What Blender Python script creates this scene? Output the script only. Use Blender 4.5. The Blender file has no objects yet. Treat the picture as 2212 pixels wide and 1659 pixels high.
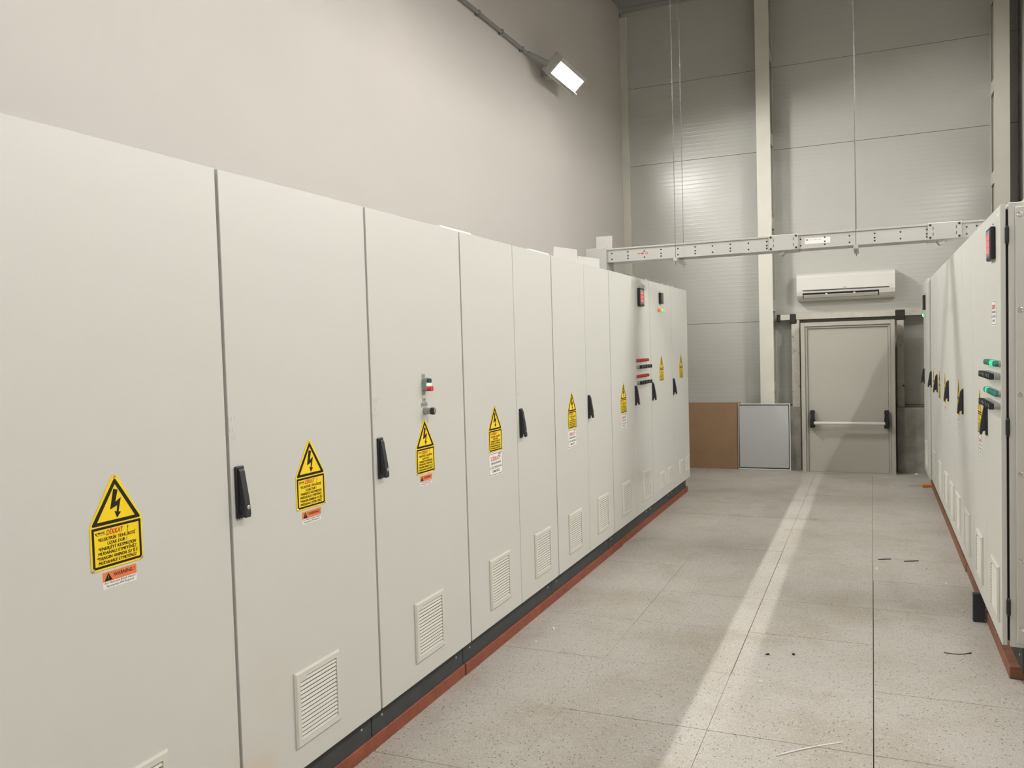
import bpy, bmesh, math, random
from mathutils import Vector, Matrix
random.seed(7)
PI = math.pi
scn = bpy.context.scene
COL = scn.collection

# ------------------------------------------------------------------ camera
F_PX, YAW, PITCH, ROLL, CAM_H = 1802.95, 0.408347, 0.041417, -0.029283, 1.51569
fw = Vector((-math.sin(YAW)*math.cos(PITCH), math.cos(YAW)*math.cos(PITCH), -math.sin(PITCH)))
rt = Vector((math.cos(YAW), math.sin(YAW), 0)); up = rt.cross(fw)
r2 = math.cos(ROLL)*rt + math.sin(ROLL)*up
u2 = -math.sin(ROLL)*rt + math.cos(ROLL)*up
cam_d = bpy.data.cameras.new('camera'); cam = bpy.data.objects.new('camera', cam_d); COL.objects.link(cam)
cam_d.sensor_fit = 'HORIZONTAL'; cam_d.sensor_width = 36.0; cam_d.lens = F_PX/2212*36.0
cam_d.clip_start = 0.05; cam_d.clip_end = 100
M = Matrix((r2, u2, -fw)).transposed().to_4x4(); M.translation = (0, 0, CAM_H)
cam.matrix_world = M
scn.camera = cam

# ------------------------------------------------------------------ world, exposure
w = bpy.data.worlds.new('world'); scn.world = w; w.use_nodes = True
w.node_tree.nodes['Background'].inputs[0].default_value = (1, 0.95, 0.88, 1)
w.node_tree.nodes['Background'].inputs[1].default_value = 0.0
vs = scn.view_settings
vs.view_transform = 'Standard'; vs.look = 'None'; vs.gamma = 1.0; vs.use_curve_mapping = False
vs.exposure = 0.15
LAMP_STRENGTH = 740.0
LAMP_COLOR = (1.0, 0.985, 0.955, 1)

# ------------------------------------------------------------------ dimensions
XL, XR = -2.93, 1.48            # side walls
Y_PANEL, Y_CONC, Y_BACK = 10.59, 10.28, -5.5
Z_CEIL = 5.82
FRONT_L, FRONT_R = -1.717, 0.505   # door faces of the two cabinet rows
Z_DB, Z_DT = 0.170, 2.058          # door bottom / top

# ------------------------------------------------------------------ materials
def new_mat(name):
    m = bpy.data.materials.new(name); m.use_nodes = True
    nt = m.node_tree; b = nt.nodes['Principled BSDF']
    return m, nt, b
def N(nt, t, **kw):
    n = nt.nodes.new(t)
    for k, v in kw.items():
        if hasattr(n, k): setattr(n, k, v)
    return n
def mat(name, col, rough=0.5, metal=0.0, var=0.0, vscale=3.0, bump=0.0, bscale=200.0, emit=None, estr=0.0, spec=0.5, alpha=None, trans=0.0):
    m, nt, b = new_mat(name)
    c = (col[0], col[1], col[2], 1)
    b.inputs['Base Color'].default_value = c
    b.inputs['Roughness'].default_value = rough
    b.inputs['Metallic'].default_value = metal
    b.inputs['Specular IOR Level'].default_value = spec
    b.inputs['Transmission Weight'].default_value = trans
    tc = N(nt, 'ShaderNodeNewGeometry')
    if var > 0:
        no = N(nt, 'ShaderNodeTexNoise'); no.inputs['Scale'].default_value = vscale; no.inputs['Detail'].default_value = 5
        nt.links.new(tc.outputs['Position'], no.inputs['Vector'])
        mx = N(nt, 'ShaderNodeMix', data_type='RGBA')
        mx.inputs[6].default_value = tuple(x*(1-var) for x in col)+(1,)
        mx.inputs[7].default_value = tuple(min(1, x*(1+var)) for x in col)+(1,)
        nt.links.new(no.outputs['Fac'], mx.inputs[0]); nt.links.new(mx.outputs[2], b.inputs['Base Color'])
    if bump > 0:
        n2 = N(nt, 'ShaderNodeTexNoise'); n2.inputs['Scale'].default_value = bscale; n2.inputs['Detail'].default_value = 2
        nt.links.new(tc.outputs['Position'], n2.inputs['Vector'])
        bp = N(nt, 'ShaderNodeBump'); bp.inputs['Strength'].default_value = bump; bp.inputs['Distance'].default_value = 0.002
        nt.links.new(n2.outputs['Fac'], bp.inputs['Height']); nt.links.new(bp.outputs['Normal'], b.inputs['Normal'])
    if emit:
        b.inputs['Emission Color'].default_value = emit+(1,); b.inputs['Emission Strength'].default_value = estr
    if alpha is not None: b.inputs['Alpha'].default_value = alpha
    return m

MT = {}
MT['paint'] = mat('cabinet_paint', (0.58, 0.575, 0.53), 0.42, var=0.02, vscale=1.5, bump=0.12, bscale=500)
def warm_reflection(m):  # orange reflection painted into the cabinet colour around fixed points
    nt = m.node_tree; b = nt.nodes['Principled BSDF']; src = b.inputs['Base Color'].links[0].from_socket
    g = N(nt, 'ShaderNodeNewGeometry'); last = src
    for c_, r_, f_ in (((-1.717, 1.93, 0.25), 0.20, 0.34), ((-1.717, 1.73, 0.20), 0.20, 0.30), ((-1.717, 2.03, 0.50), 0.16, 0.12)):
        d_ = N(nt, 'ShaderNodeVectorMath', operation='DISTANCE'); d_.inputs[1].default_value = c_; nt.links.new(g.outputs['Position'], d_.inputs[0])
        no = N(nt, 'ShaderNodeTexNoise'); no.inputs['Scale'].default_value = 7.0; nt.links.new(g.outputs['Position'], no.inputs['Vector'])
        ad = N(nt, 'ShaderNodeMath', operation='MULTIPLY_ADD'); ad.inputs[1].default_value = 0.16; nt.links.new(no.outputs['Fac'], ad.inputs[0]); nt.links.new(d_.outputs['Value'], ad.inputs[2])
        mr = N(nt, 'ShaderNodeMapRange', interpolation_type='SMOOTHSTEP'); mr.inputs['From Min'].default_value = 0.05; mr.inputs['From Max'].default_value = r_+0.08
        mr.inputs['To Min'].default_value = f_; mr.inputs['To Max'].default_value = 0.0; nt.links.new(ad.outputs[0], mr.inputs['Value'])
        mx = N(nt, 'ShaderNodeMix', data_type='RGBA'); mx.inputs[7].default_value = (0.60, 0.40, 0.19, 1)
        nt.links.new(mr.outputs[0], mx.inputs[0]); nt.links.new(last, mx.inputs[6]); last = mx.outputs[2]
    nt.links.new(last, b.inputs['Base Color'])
warm_reflection(MT['paint'])
MT['paint_edge'] = MT['paint']
MT['plinth'] = mat('plinth_paint', (0.035, 0.038, 0.040), 0.55, var=0.35, vscale=9)
MT['wood'] = mat('red_timber', (0.23, 0.062, 0.03), 0.7, var=0.45, vscale=14, bump=0.4, bscale=60)
MT['wood_r'] = mat('brown_timber', (0.20, 0.085, 0.045), 0.75, var=0.45, vscale=14, bump=0.4, bscale=60)
MT['black'] = mat('black_plastic', (0.012, 0.012, 0.014), 0.45)
MT['black_soft'] = mat('dark_plastic', (0.022, 0.023, 0.025), 0.5)
MT['chrome'] = mat('chrome', (0.75, 0.74, 0.71), 0.22, metal=1.0)
MT['steel'] = mat('galvanised_steel', (0.55, 0.55, 0.52), 0.38, metal=0.9, var=0.1, vscale=20)
MT['vent'] = mat('vent_plastic', (0.60, 0.585, 0.52), 0.5)
MT['vent_dark'] = mat('vent_filter', (0.075, 0.066, 0.052), 0.9)
MT['yellow'] = mat('sign_yellow', (0.90, 0.64, 0.012), 0.38)
MT['ink'] = mat('sign_ink', (0.014, 0.012, 0.008), 0.6, spec=0.25)
MT['ink_red'] = mat('sign_red_ink', (0.52, 0.028, 0.014), 0.5)
MT['ink_navy'] = mat('sign_navy_ink', (0.03, 0.04, 0.10), 0.5)
MT['orange'] = mat('sticker_orange', (0.74, 0.19, 0.06), 0.5)
MT['white'] = mat('sticker_white', (0.80, 0.79, 0.75), 0.45)
MT['tag'] = mat('tag_grey', (0.34, 0.335, 0.31), 0.4)
MT['grey_plastic'] = mat('grey_plastic', (0.30, 0.30, 0.28), 0.4)
MT['btn_green'] = mat('button_green', (0.012, 0.075, 0.055), 0.3)
MT['btn_red'] = mat('button_red', (0.62, 0.045, 0.04), 0.3)
MT['lamp_red'] = mat('pilot_red', (0.42, 0.022, 0.022), 0.25)
MT['lamp_green'] = mat('pilot_green', (0.015, 0.20, 0.15), 0.25)
MT['lit_green'] = mat('pilot_green_lit', (0.02, 0.45, 0.22), 0.3, emit=(0.0, 1.0, 0.30), estr=0.75)
MT['lit_red'] = mat('pilot_red_lit', (0.7, 0.1, 0.06), 0.3, emit=(1.0, 0.12, 0.05), estr=0.9)
MT['lit_amber'] = mat('pilot_amber_lit', (0.8, 0.35, 0.05), 0.3, emit=(1.0, 0.45, 0.03), estr=0.8)
MT['lit_white'] = mat('pilot_white_lit', (0.8, 0.8, 0.75), 0.3, emit=(1.0, 0.97, 0.9), estr=1.5)
MT['screen'] = mat('meter_face', (0.20, 0.20, 0.20), 0.2)
MT['screen_dark'] = mat('meter_dark_face', (0.028, 0.030, 0.030), 0.18)
MT['led'] = mat('red_led_digits', (0.6, 0.05, 0.06), 0.4, emit=(1.0, 0.10, 0.12), estr=0.95)
MT['ac'] = mat('aircon_white', (0.74, 0.72, 0.66), 0.35)
MT['dark'] = mat('dark_recess', (0.018, 0.017, 0.015), 0.8)
MT['bar'] = mat('satin_bar', (0.72, 0.71, 0.67), 0.35, metal=0.3)
MT['column'] = mat('column_white_paint', (0.66, 0.64, 0.56), 0.5, var=0.08, vscale=4)
MT['column_shade'] = mat('column_inside_shade', (0.10, 0.093, 0.08), 0.85)  # shade of the unlit column interior put into the colour
MT['door'] = mat('exit_door_paint', (0.42, 0.40, 0.345), 0.45, var=0.03, vscale=2)
MT['hardboard'] = mat('hardboard', (0.30, 0.185, 0.10), 0.75, var=0.12, vscale=6, bump=0.1, bscale=300)
MT['greyboard'] = mat('grey_laminate', (0.47, 0.48, 0.47), 0.55, var=0.04, vscale=3)
MT['rail'] = mat('black_edge', (0.03, 0.03, 0.028), 0.6)
MT['conduit'] = mat('grey_conduit', (0.22, 0.22, 0.21), 0.5)
MT['lamp_body'] = mat('floodlight_housing', (0.42, 0.41, 0.38), 0.5)
MT['reflector'] = mat('floodlight_reflector', (0.22, 0.22, 0.21), 0.6)
MT['duct'] = mat('busbar_duct_paint', (0.47, 0.465, 0.43), 0.4, metal=0.0, var=0.03, vscale=5)
MT['film'] = mat('clear_film', (0.72, 0.71, 0.67), 0.35, alpha=0.55)
MT['rope'] = mat('steel_rod', (0.10, 0.098, 0.09), 0.6, metal=0.0)
MT['handle_orange'] = mat('tool_orange', (0.75, 0.20, 0.03), 0.4)
MT['scrap_white'] = mat('scrap_white', (0.80, 0.78, 0.73), 0.6)
MT['scrap_dark'] = mat('scrap_dark', (0.03, 0.03, 0.027), 0.6)
MT['slab'] = mat('floor_joint', (0.045, 0.038, 0.03), 0.9)
MT['ceiling'] = mat('ceiling_sheet', (0.36, 0.36, 0.35), 0.7)

def plaster(name, col):
    m, nt, b = new_mat(name)
    g = N(nt, 'ShaderNodeNewGeometry')
    n1 = N(nt, 'ShaderNodeTexNoise'); n1.inputs['Scale'].default_value = 0.9; n1.inputs['Detail'].default_value = 6
    nt.links.new(g.outputs['Position'], n1.inputs['Vector'])
    mx = N(nt, 'ShaderNodeMix', data_type='RGBA')
    mx.inputs[6].default_value = tuple(x*0.95 for x in col)+(1,); mx.inputs[7].default_value = tuple(x*1.05 for x in col)+(1,)
    nt.links.new(n1.outputs['Fac'], mx.inputs[0]); nt.links.new(mx.outputs[2], b.inputs['Base Color'])
    b.inputs['Roughness'].default_value = 0.62
    n2 = N(nt, 'ShaderNodeTexNoise'); n2.inputs['Scale'].default_value = 7; n2.inputs['Detail'].default_value = 4
    nt.links.new(g.outputs['Position'], n2.inputs['Vector'])
    bp = N(nt, 'ShaderNodeBump'); bp.inputs['Strength'].default_value = 0.08; bp.inputs['Distance'].default_value = 0.01
    nt.links.new(n2.outputs['Fac'], bp.inputs['Height']); nt.links.new(bp.outputs['Normal'], b.inputs['Normal'])
    return m
MT['plaster'] = plaster('wall_plaster', (0.61, 0.572, 0.535))

def panel_mat():
    m, nt, b = new_mat('sandwich_panel')
    g = N(nt, 'ShaderNodeNewGeometry'); sp = N(nt, 'ShaderNodeSeparateXYZ'); nt.links.new(g.outputs['Position'], sp.inputs[0])
    n1 = N(nt, 'ShaderNodeTexNoise'); n1.inputs['Scale'].default_value = 1.2; n1.inputs['Detail'].default_value = 5
    nt.links.new(g.outputs['Position'], n1.inputs['Vector'])
    mx = N(nt, 'ShaderNodeMix', data_type='RGBA')
    mx.inputs[6].default_value = (0.51, 0.505, 0.455, 1); mx.inputs[7].default_value = (0.565, 0.56, 0.51, 1)
    nt.links.new(n1.outputs['Fac'], mx.inputs[0]); nt.links.new(mx.outputs[2], b.inputs['Base Color'])
    b.inputs['Roughness'].default_value = 0.27
    # fine pressed ribs every 5 cm
    mul = N(nt, 'ShaderNodeMath', operation='MULTIPLY'); mul.inputs[1].default_value = 2*PI/0.05
    nt.links.new(sp.outputs['Z'], mul.inputs[0])
    sn = N(nt, 'ShaderNodeMath', operation='SINE'); nt.links.new(mul.outputs[0], sn.inputs[0])
    pw = N(nt, 'ShaderNodeMath', operation='SMOOTH_MAX'); pw.inputs[1].default_value = 0.75; pw.inputs[2].default_value = 0.1
    nt.links.new(sn.outputs[0], pw.inputs[0])
    n2 = N(nt, 'ShaderNodeTexNoise'); n2.inputs['Scale'].default_value = 5.0; n2.inputs['Detail'].default_value = 2
    nt.links.new(g.outputs['Position'], n2.inputs['Vector'])
    ad = N(nt, 'ShaderNodeMath', operation='MULTIPLY_ADD'); ad.inputs[1].default_value = 0.6
    nt.links.new(n2.outputs['Fac'], ad.inputs[0]); nt.links.new(pw.outputs[0], ad.inputs[2])
    bp = N(nt, 'ShaderNodeBump'); bp.inputs['Strength'].default_value = 0.35; bp.inputs['Distance'].default_value = 0.006
    nt.links.new(ad.outputs[0], bp.inputs['Height']); nt.links.new(bp.outputs['Normal'], b.inputs['Normal'])
    return m
MT['panel'] = panel_mat()

def concrete():
    m, nt, b = new_mat('concrete')
    g = N(nt, 'ShaderNodeNewGeometry')
    n1 = N(nt, 'ShaderNodeTexNoise'); n1.inputs['Scale'].default_value = 6; n1.inputs['Detail'].default_value = 8; n1.inputs['Roughness'].default_value = 0.65
    nt.links.new(g.outputs['Position'], n1.inputs['Vector'])
    cr = N(nt, 'ShaderNodeValToRGB'); cr.color_ramp.elements[0].position = 0.3; cr.color_ramp.elements[1].position = 0.75
    cr.color_ramp.elements[0].color = (0.24, 0.225, 0.19, 1); cr.color_ramp.elements[1].color = (0.42, 0.40, 0.35, 1)
    nt.links.new(n1.outputs['Fac'], cr.inputs[0]); nt.links.new(cr.outputs[0], b.inputs['Base Color'])
    b.inputs['Roughness'].default_value = 0.9
    bp = N(nt, 'ShaderNodeBump'); bp.inputs['Strength'].default_value = 0.4; bp.inputs['Distance'].default_value = 0.01
    nt.links.new(n1.outputs['Fac'], bp.inputs['Height']); nt.links.new(bp.outputs['Normal'], b.inputs['Normal'])
    return m
MT['concrete'] = concrete()

def flaky():
    m, nt, b = new_mat('flaking_white_paint')
    g = N(nt, 'ShaderNodeNewGeometry')
    n1 = N(nt, 'ShaderNodeTexNoise'); n1.inputs['Scale'].default_value = 11; n1.inputs['Detail'].default_value = 8; n1.inputs['Roughness'].default_value = 0.7
    nt.links.new(g.outputs['Position'], n1.inputs['Vector'])
    cr = N(nt, 'ShaderNodeValToRGB')
    e = cr.color_ramp.elements
    e[0].position = 0.33; e[0].color = (0.05, 0.04, 0.03, 1); e[1].position = 0.40; e[1].color = (0.50, 0.47, 0.40, 1)
    x = e.new(0.7); x.color = (0.60, 0.57, 0.49, 1)
    nt.links.new(n1.outputs['Fac'], cr.inputs[0]); nt.links.new(cr.outputs[0], b.inputs['Base Color'])
    b.inputs['Roughness'].default_value = 0.7
    bp = N(nt, 'ShaderNodeBump'); bp.inputs['Strength'].default_value = 0.5; bp.inputs['Distance'].default_value = 0.008
    nt.links.new(n1.outputs['Fac'], bp.inputs['Height']); nt.links.new(bp.outputs['Normal'], b.inputs['Normal'])
    return m
MT['flaky'] = flaky()
MT['soot'] = mat('sooty_weld', (0.035, 0.03, 0.025), 0.9, var=0.6, vscale=25)

def floor_mat():
    m, nt, b = new_mat('speckled_vinyl')
    g = N(nt, 'ShaderNodeNewGeometry')
    base = N(nt, 'ShaderNodeTexNoise'); base.inputs['Scale'].default_value = 1.7; base.inputs['Detail'].default_value = 7; base.inputs['Roughness'].default_value = 0.6
    nt.links.new(g.outputs['Position'], base.inputs['Vector'])
    cr = N(nt, 'ShaderNodeValToRGB'); e = cr.color_ramp.elements
    e[0].position = 0.33; e[0].color = (0.425, 0.385, 0.318, 1); e[1].position = 0.56; e[1].color = (0.52, 0.49, 0.437, 1)
    nt.links.new(base.outputs['Fac'], cr.inputs[0])
    last = cr.outputs[0]
    def speck(scale, lo, hi, col, last, amt):
        v = N(nt, 'ShaderNodeTexVoronoi'); v.inputs['Scale'].default_value = scale
        nt.links.new(g.outputs['Position'], v.inputs['Vector'])
        w_ = N(nt, 'ShaderNodeTexWhiteNoise'); nt.links.new(v.outputs['Color'], w_.inputs['Vector'])
        a = N(nt, 'ShaderNodeMath', operation='LESS_THAN'); a.inputs[1].default_value = lo
        nt.links.new(w_.outputs['Value'], a.inputs[0])
        d = N(nt, 'ShaderNodeMath', operation='LESS_THAN'); d.inputs[1].default_value = hi
        nt.links.new(v.outputs['Distance'], d.inputs[0])
        mu = N(nt, 'ShaderNodeMath', operation='MULTIPLY'); nt.links.new(a.outputs[0], mu.inputs[0]); nt.links.new(d.outputs[0], mu.inputs[1])
        mu2 = N(nt, 'ShaderNodeMath', operation='MULTIPLY'); nt.links.new(mu.outputs[0], mu2.inputs[0]); mu2.inputs[1].default_value = amt
        mx = N(nt, 'ShaderNodeMix', data_type='RGBA'); mx.inputs[7].default_value = col+(1,)
        nt.links.new(mu2.outputs[0], mx.inputs[0]); nt.links.new(last, mx.inputs[6])
        return mx.outputs[2]
    last = speck(220, 0.30, 0.55, (0.30, 0.25, 0.21), last, 0.55)
    last = speck(170, 0.14, 0.55, (0.62, 0.60, 0.56), last, 0.7)
    last = speck(130, 0.06, 0.42, (0.06, 0.05, 0.045), last, 0.8)
    # brown scuffed patches
    st = N(nt, 'ShaderNodeTexNoise'); st.inputs['Scale'].default_value = 2.6; st.inputs['Detail'].default_value = 6
    mp = N(nt, 'ShaderNodeMapping'); mp.inputs['Location'].default_value = (3.1, 7.7, 0)
    nt.links.new(g.outputs['Position'], mp.inputs[0]); nt.links.new(mp.outputs[0], st.inputs['Vector'])
    c2 = N(nt, 'ShaderNodeValToRGB'); c2.color_ramp.elements[0].position = 0.60; c2.color_ramp.elements[1].position = 0.78
    nt.links.new(st.outputs['Fac'], c2.inputs[0])
    mul = N(nt, 'ShaderNodeMath', operation='MULTIPLY'); mul.inputs[1].default_value = 0.45; nt.links.new(c2.outputs[0], mul.inputs[0])
    mx = N(nt, 'ShaderNodeMix', data_type='RGBA'); mx.inputs[7].default_value = (0.27, 0.20, 0.12, 1)
    nt.links.new(mul.outputs[0], mx.inputs[0]); nt.links.new(last, mx.inputs[6])
    nt.links.new(mx.outputs[2], b.inputs['Base Color'])
    b.inputs['Roughness'].default_value = 0.55
    return m
MT['floor'] = floor_mat()

# ------------------------------------------------------------------ mesh helpers
def me_from(bm, name):
    me = bpy.data.meshes.new(name); bm.to_mesh(me); bm.free(); return me
def add_box(bm, x0, x1, y0, y1, z0, z1, bev=0.0, seg=1):
    vs_ = [bm.verts.new(p) for p in ((x0,y0,z0),(x1,y0,z0),(x1,y1,z0),(x0,y1,z0),(x0,y0,z1),(x1,y0,z1),(x1,y1,z1),(x0,y1,z1))]
    fs = [bm.faces.new([vs_[i] for i in f]) for f in ((3,2,1,0),(4,5,6,7),(0,1,5,4),(1,2,6,5),(2,3,7,6),(3,0,4,7))]
    if bev > 0:
        es = list({e for f in fs for e in f.edges})
        bmesh.ops.bevel(bm, geom=es, offset=bev, segments=seg, profile=0.5, affect='EDGES')
def box_me(name, x0, x1, y0, y1, z0, z1, bev=0.0, seg=1):
    bm = bmesh.new(); add_box(bm, x0, x1, y0, y1, z0, z1, bev, seg); return me_from(bm, name)
def add_prism(bm, pts, y0, y1):
    """polygon in (x,z), extruded along y"""
    a = [bm.verts.new((p[0], y0, p[1])) for p in pts]; b = [bm.verts.new((p[0], y1, p[1])) for p in pts]
    n = len(pts)
    bm.faces.new(a); bm.faces.new(list(reversed(b)))
    for i in range(n): bm.faces.new((a[i], b[i], b[(i+1) % n], a[(i+1) % n]))
    bmesh.ops.recalc_face_normals(bm, faces=bm.faces[:])
def prism_me(name, pts, y0, y1):
    bm = bmesh.new(); add_prism(bm, pts, y0, y1); return me_from(bm, name)
def prism_x_me(name, pts, x0, x1):
    """polygon in (y,z), extruded along x"""
    bm = bmesh.new()
    a = [bm.verts.new((x0, p[0], p[1])) for p in pts]; b = [bm.verts.new((x1, p[0], p[1])) for p in pts]
    n = len(pts); bm.faces.new(a); bm.faces.new(list(reversed(b)))
    for i in range(n): bm.faces.new((a[i], b[i], b[(i+1) % n], a[(i+1) % n]))
    bmesh.ops.recalc_face_normals(bm, faces=bm.faces[:])
    return me_from(bm, name)
def add_tube(bm, p0, p1, r0, r1=None, seg=12):
    p0, p1 = Vector(p0), Vector(p1); r1 = r0 if r1 is None else r1
    d = (p1-p0).normalized(); s = d.orthogonal().normalized(); t = d.cross(s)
    A = [bm.verts.new(p0+(s*math.cos(2*PI*i/seg)+t*math.sin(2*PI*i/seg))*r0) for i in range(seg)]
    B = [bm.verts.new(p1+(s*math.cos(2*PI*i/seg)+t*math.sin(2*PI*i/seg))*r1) for i in range(seg)]
    for i in range(seg): bm.faces.new((A[i], A[(i+1) % seg], B[(i+1) % seg], B[i]))
    bm.faces.new(list(reversed(A))); bm.faces.new(B)
def tube_me(name, p0, p1, r0, r1=None, seg=12):
    bm = bmesh.new(); add_tube(bm, p0, p1, r0, r1, seg); bmesh.ops.recalc_face_normals(bm, faces=bm.faces[:]); return me_from(bm, name)
def frame_me(name, outer, inner, y0, y1):
    """flat ring in (x,z): outer and inner polygons of equal count"""
    bm = bmesh.new(); n = len(outer)
    o0 = [bm.verts.new((p[0], y0, p[1])) for p in outer]; i0 = [bm.verts.new((p[0], y0, p[1])) for p in inner]
    o1 = [bm.verts.new((p[0], y1, p[1])) for p in outer]; i1 = [bm.verts.new((p[0], y1, p[1])) for p in inner]
    for k in range(n):
        j = (k+1) % n
        bm.faces.new((o0[k], o0[j], i0[j], i0[k])); bm.faces.new((o1[k], i1[k], i1[j], o1[j]))
        bm.faces.new((o0[k], o1[k], o1[j], o0[j])); bm.faces.new((i0[k], i0[j], i1[j], i1[k]))
    bmesh.ops.recalc_face_normals(bm, faces=bm.faces[:])
    return me_from(bm, name)
def rect(x0, x1, z0, z1): return [(x0,z0),(x1,z0),(x1,z1),(x0,z1)]

def ob(name, me, m, parent=None, loc=(0,0,0), rot=(0,0,0), label=None, smooth=False):
    if m is not None and len(me.materials) == 0: me.materials.append(MT[m] if isinstance(m, str) else m)
    if smooth:
        for p in me.polygons: p.use_smooth = True
    o = bpy.data.objects.new(name, me); COL.objects.link(o)
    o.parent = parent; o.location = loc; o.rotation_euler = rot
    if label: o['label'] = label
    return o
def tag(o, label, cat, group=None):
    o['label'] = label; o['category'] = cat
    if group: o['group'] = group
    return o
def thing(name, label, cat, loc=(0,0,0), rz=0.0, group=None):
    o = bpy.data.objects.new(name, None); COL.objects.link(o); o.empty_display_size = 0.1
    o.location = loc; o.rotation_euler = (0, 0, rz)
    return tag(o, label, cat, group)
def struct(name, me, m, loc=(0,0,0)):
    o = ob(name, me, m, None, loc); o['kind'] = 'structure'; return o
def text_me(name, body, size, align='CENTER', bold=0.0, shear=0.0, width=None):
    """flat lettering in (x,z) facing -y; cap height about 0.7*size"""
    cu = bpy.data.curves.new(name, 'FONT'); cu.body = body; cu.size = size; cu.align_x = align; cu.align_y = 'BOTTOM_BASELINE' if False else 'BOTTOM'
    cu.resolution_u = 2; cu.offset = bold*size; cu.shear = shear; cu.fill_mode = 'FRONT' if hasattr(cu, 'fill_mode') and False else cu.fill_mode
    o = bpy.data.objects.new(name, cu); COL.objects.link(o)
    dg = bpy.context.evaluated_depsgraph_get()
    me = bpy.data.meshes.new_from_object(o.evaluated_get(dg))
    bpy.data.objects.remove(o); bpy.data.curves.remove(cu)
    me.transform(Matrix.Rotation(PI/2, 4, 'X'))
    xs = [v.co.x for v in me.vertices]; zs = [v.co.z for v in me.vertices]
    if width and xs:
        s = width/(max(xs)-min(xs)); cx = (max(xs)+min(xs))/2
        for v in me.vertices: v.co.x = (v.co.x-cx)*s
    me.name = name
    me.materials.clear()
    return me
def join_me(name, parts):
    """merge (mesh, offset) pairs into one mesh"""
    bm = bmesh.new()
    for me, off in parts:
        t = me.copy(); t.transform(Matrix.Translation(off)); bm.from_mesh(t); bpy.data.meshes.remove(t)
    return me_from(bm, name)

# ------------------------------------------------------------------ room shell
slab = struct('floor', box_me('floor', XL-0.2, XR+0.2, Y_BACK-0.2, Y_PANEL+0.2, -0.25, -0.012), 'slab')
TILES = {}
def tile_me(w_, d_, gl, gb):
    key = (round(w_, 3), round(d_, 3), gl, gb)
    if key not in TILES:
        TILES[key] = box_me('floor_tile', gl, w_-0.0003, gb, d_-0.0003, -0.012, 0.0); TILES[key].materials.append(MT['floor'])
    return TILES[key]
X0, Y0 = -0.0127, 3.842
for i in range(-5, 3):
    for j in range(-16, 12):
        x, y = X0+0.6*i, Y0+0.6*j
        x1, y1, xx, yy = min(x+0.6, XR), min(y+0.6, Y_CONC), max(x, XL), max(y, Y_BACK)
        if x1-xx < 0.03 or y1-yy < 0.03: continue
        if i == 0: gl = 0.0032 if j < 3 else 0.0018
        elif i == -1: gl = 0.0036 if -1 < j < 4 else 0.0016
        elif i == -2: gl = 0.0030 if j in (1, 2) else 0.0006
        else: gl = random.choice((0.0006, 0.0014, 0.0022))
        gb = random.choice((0.0006, 0.0014, 0.0014, 0.0024))
        if j == 0 and i in (-2, -1, 0, 1): gb = 0.0030
        if j in (2, 4) and i in (-2, -3, -1): gb = 0.0026
        ob('floor_tile', tile_me(x1-xx, y1-yy, gl, gb), None, slab, (xx, yy, -random.choice((0, 0, 0.0006, 0.001))))

struct('wall_left', box_me('wall_left', XL-0.2, XL, Y_BACK-0.2, Y_PANEL+0.2, -0.012, Z_CEIL), 'plaster')
struct('wall_right', box_me('wall_right', XR, XR+0.2, Y_BACK-0.2, Y_PANEL+0.2, -0.012, Z_CEIL), 'plaster')
struct('wall_back', box_me('wall_back', XL, XR, Y_BACK-0.2, Y_BACK, -0.012, Z_CEIL), 'plaster')
struct('ceiling', box_me('ceiling', XL-0.2, XR+0.2, Y_BACK-0.2, Y_PANEL+0.2, Z_CEIL, Z_CEIL+0.15), 'ceiling')
we = struct('wall_end', box_me('wall_end', XL, XR, Y_PANEL+0.012, Y_PANEL+0.2, -0.012, Z_CEIL), 'dark')
zs = [0.0, 0.75, 1.765, 2.79, 3.815, 4.795, Z_CEIL]
for a, b in zip(zs[:-1], zs[1:]):
    ob('wall_panel', box_me('wall_panel', XL+0.002, XR-0.002, Y_PANEL, Y_PANEL+0.012, a+0.002, b-0.002, 0.0015), 'panel', we)
# concrete upstand, left and right of the exit door
cw = struct('wall_end_upstand', box_me('wall_end_upstand', XL, -0.775, Y_CONC, Y_PANEL, -0.012, 0.735, 0.006), 'concrete')
ob('upstand', box_me('upstand', 0.245, XR, Y_CONC, Y_PANEL, -0.012, 0.735, 0.006), 'concrete', cw)
struct('trim_1', box_me('trim_1', XL, XL+0.095, Y_PANEL-0.05, Y_PANEL, 0.735, Z_CEIL-0.12, 0.004), 'column')
struct('trim_2', box_me('trim_2', XL, XR, Y_PANEL-0.03, Y_PANEL, Z_CEIL-0.06, Z_CEIL, 0.004), 'ceiling')

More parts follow.
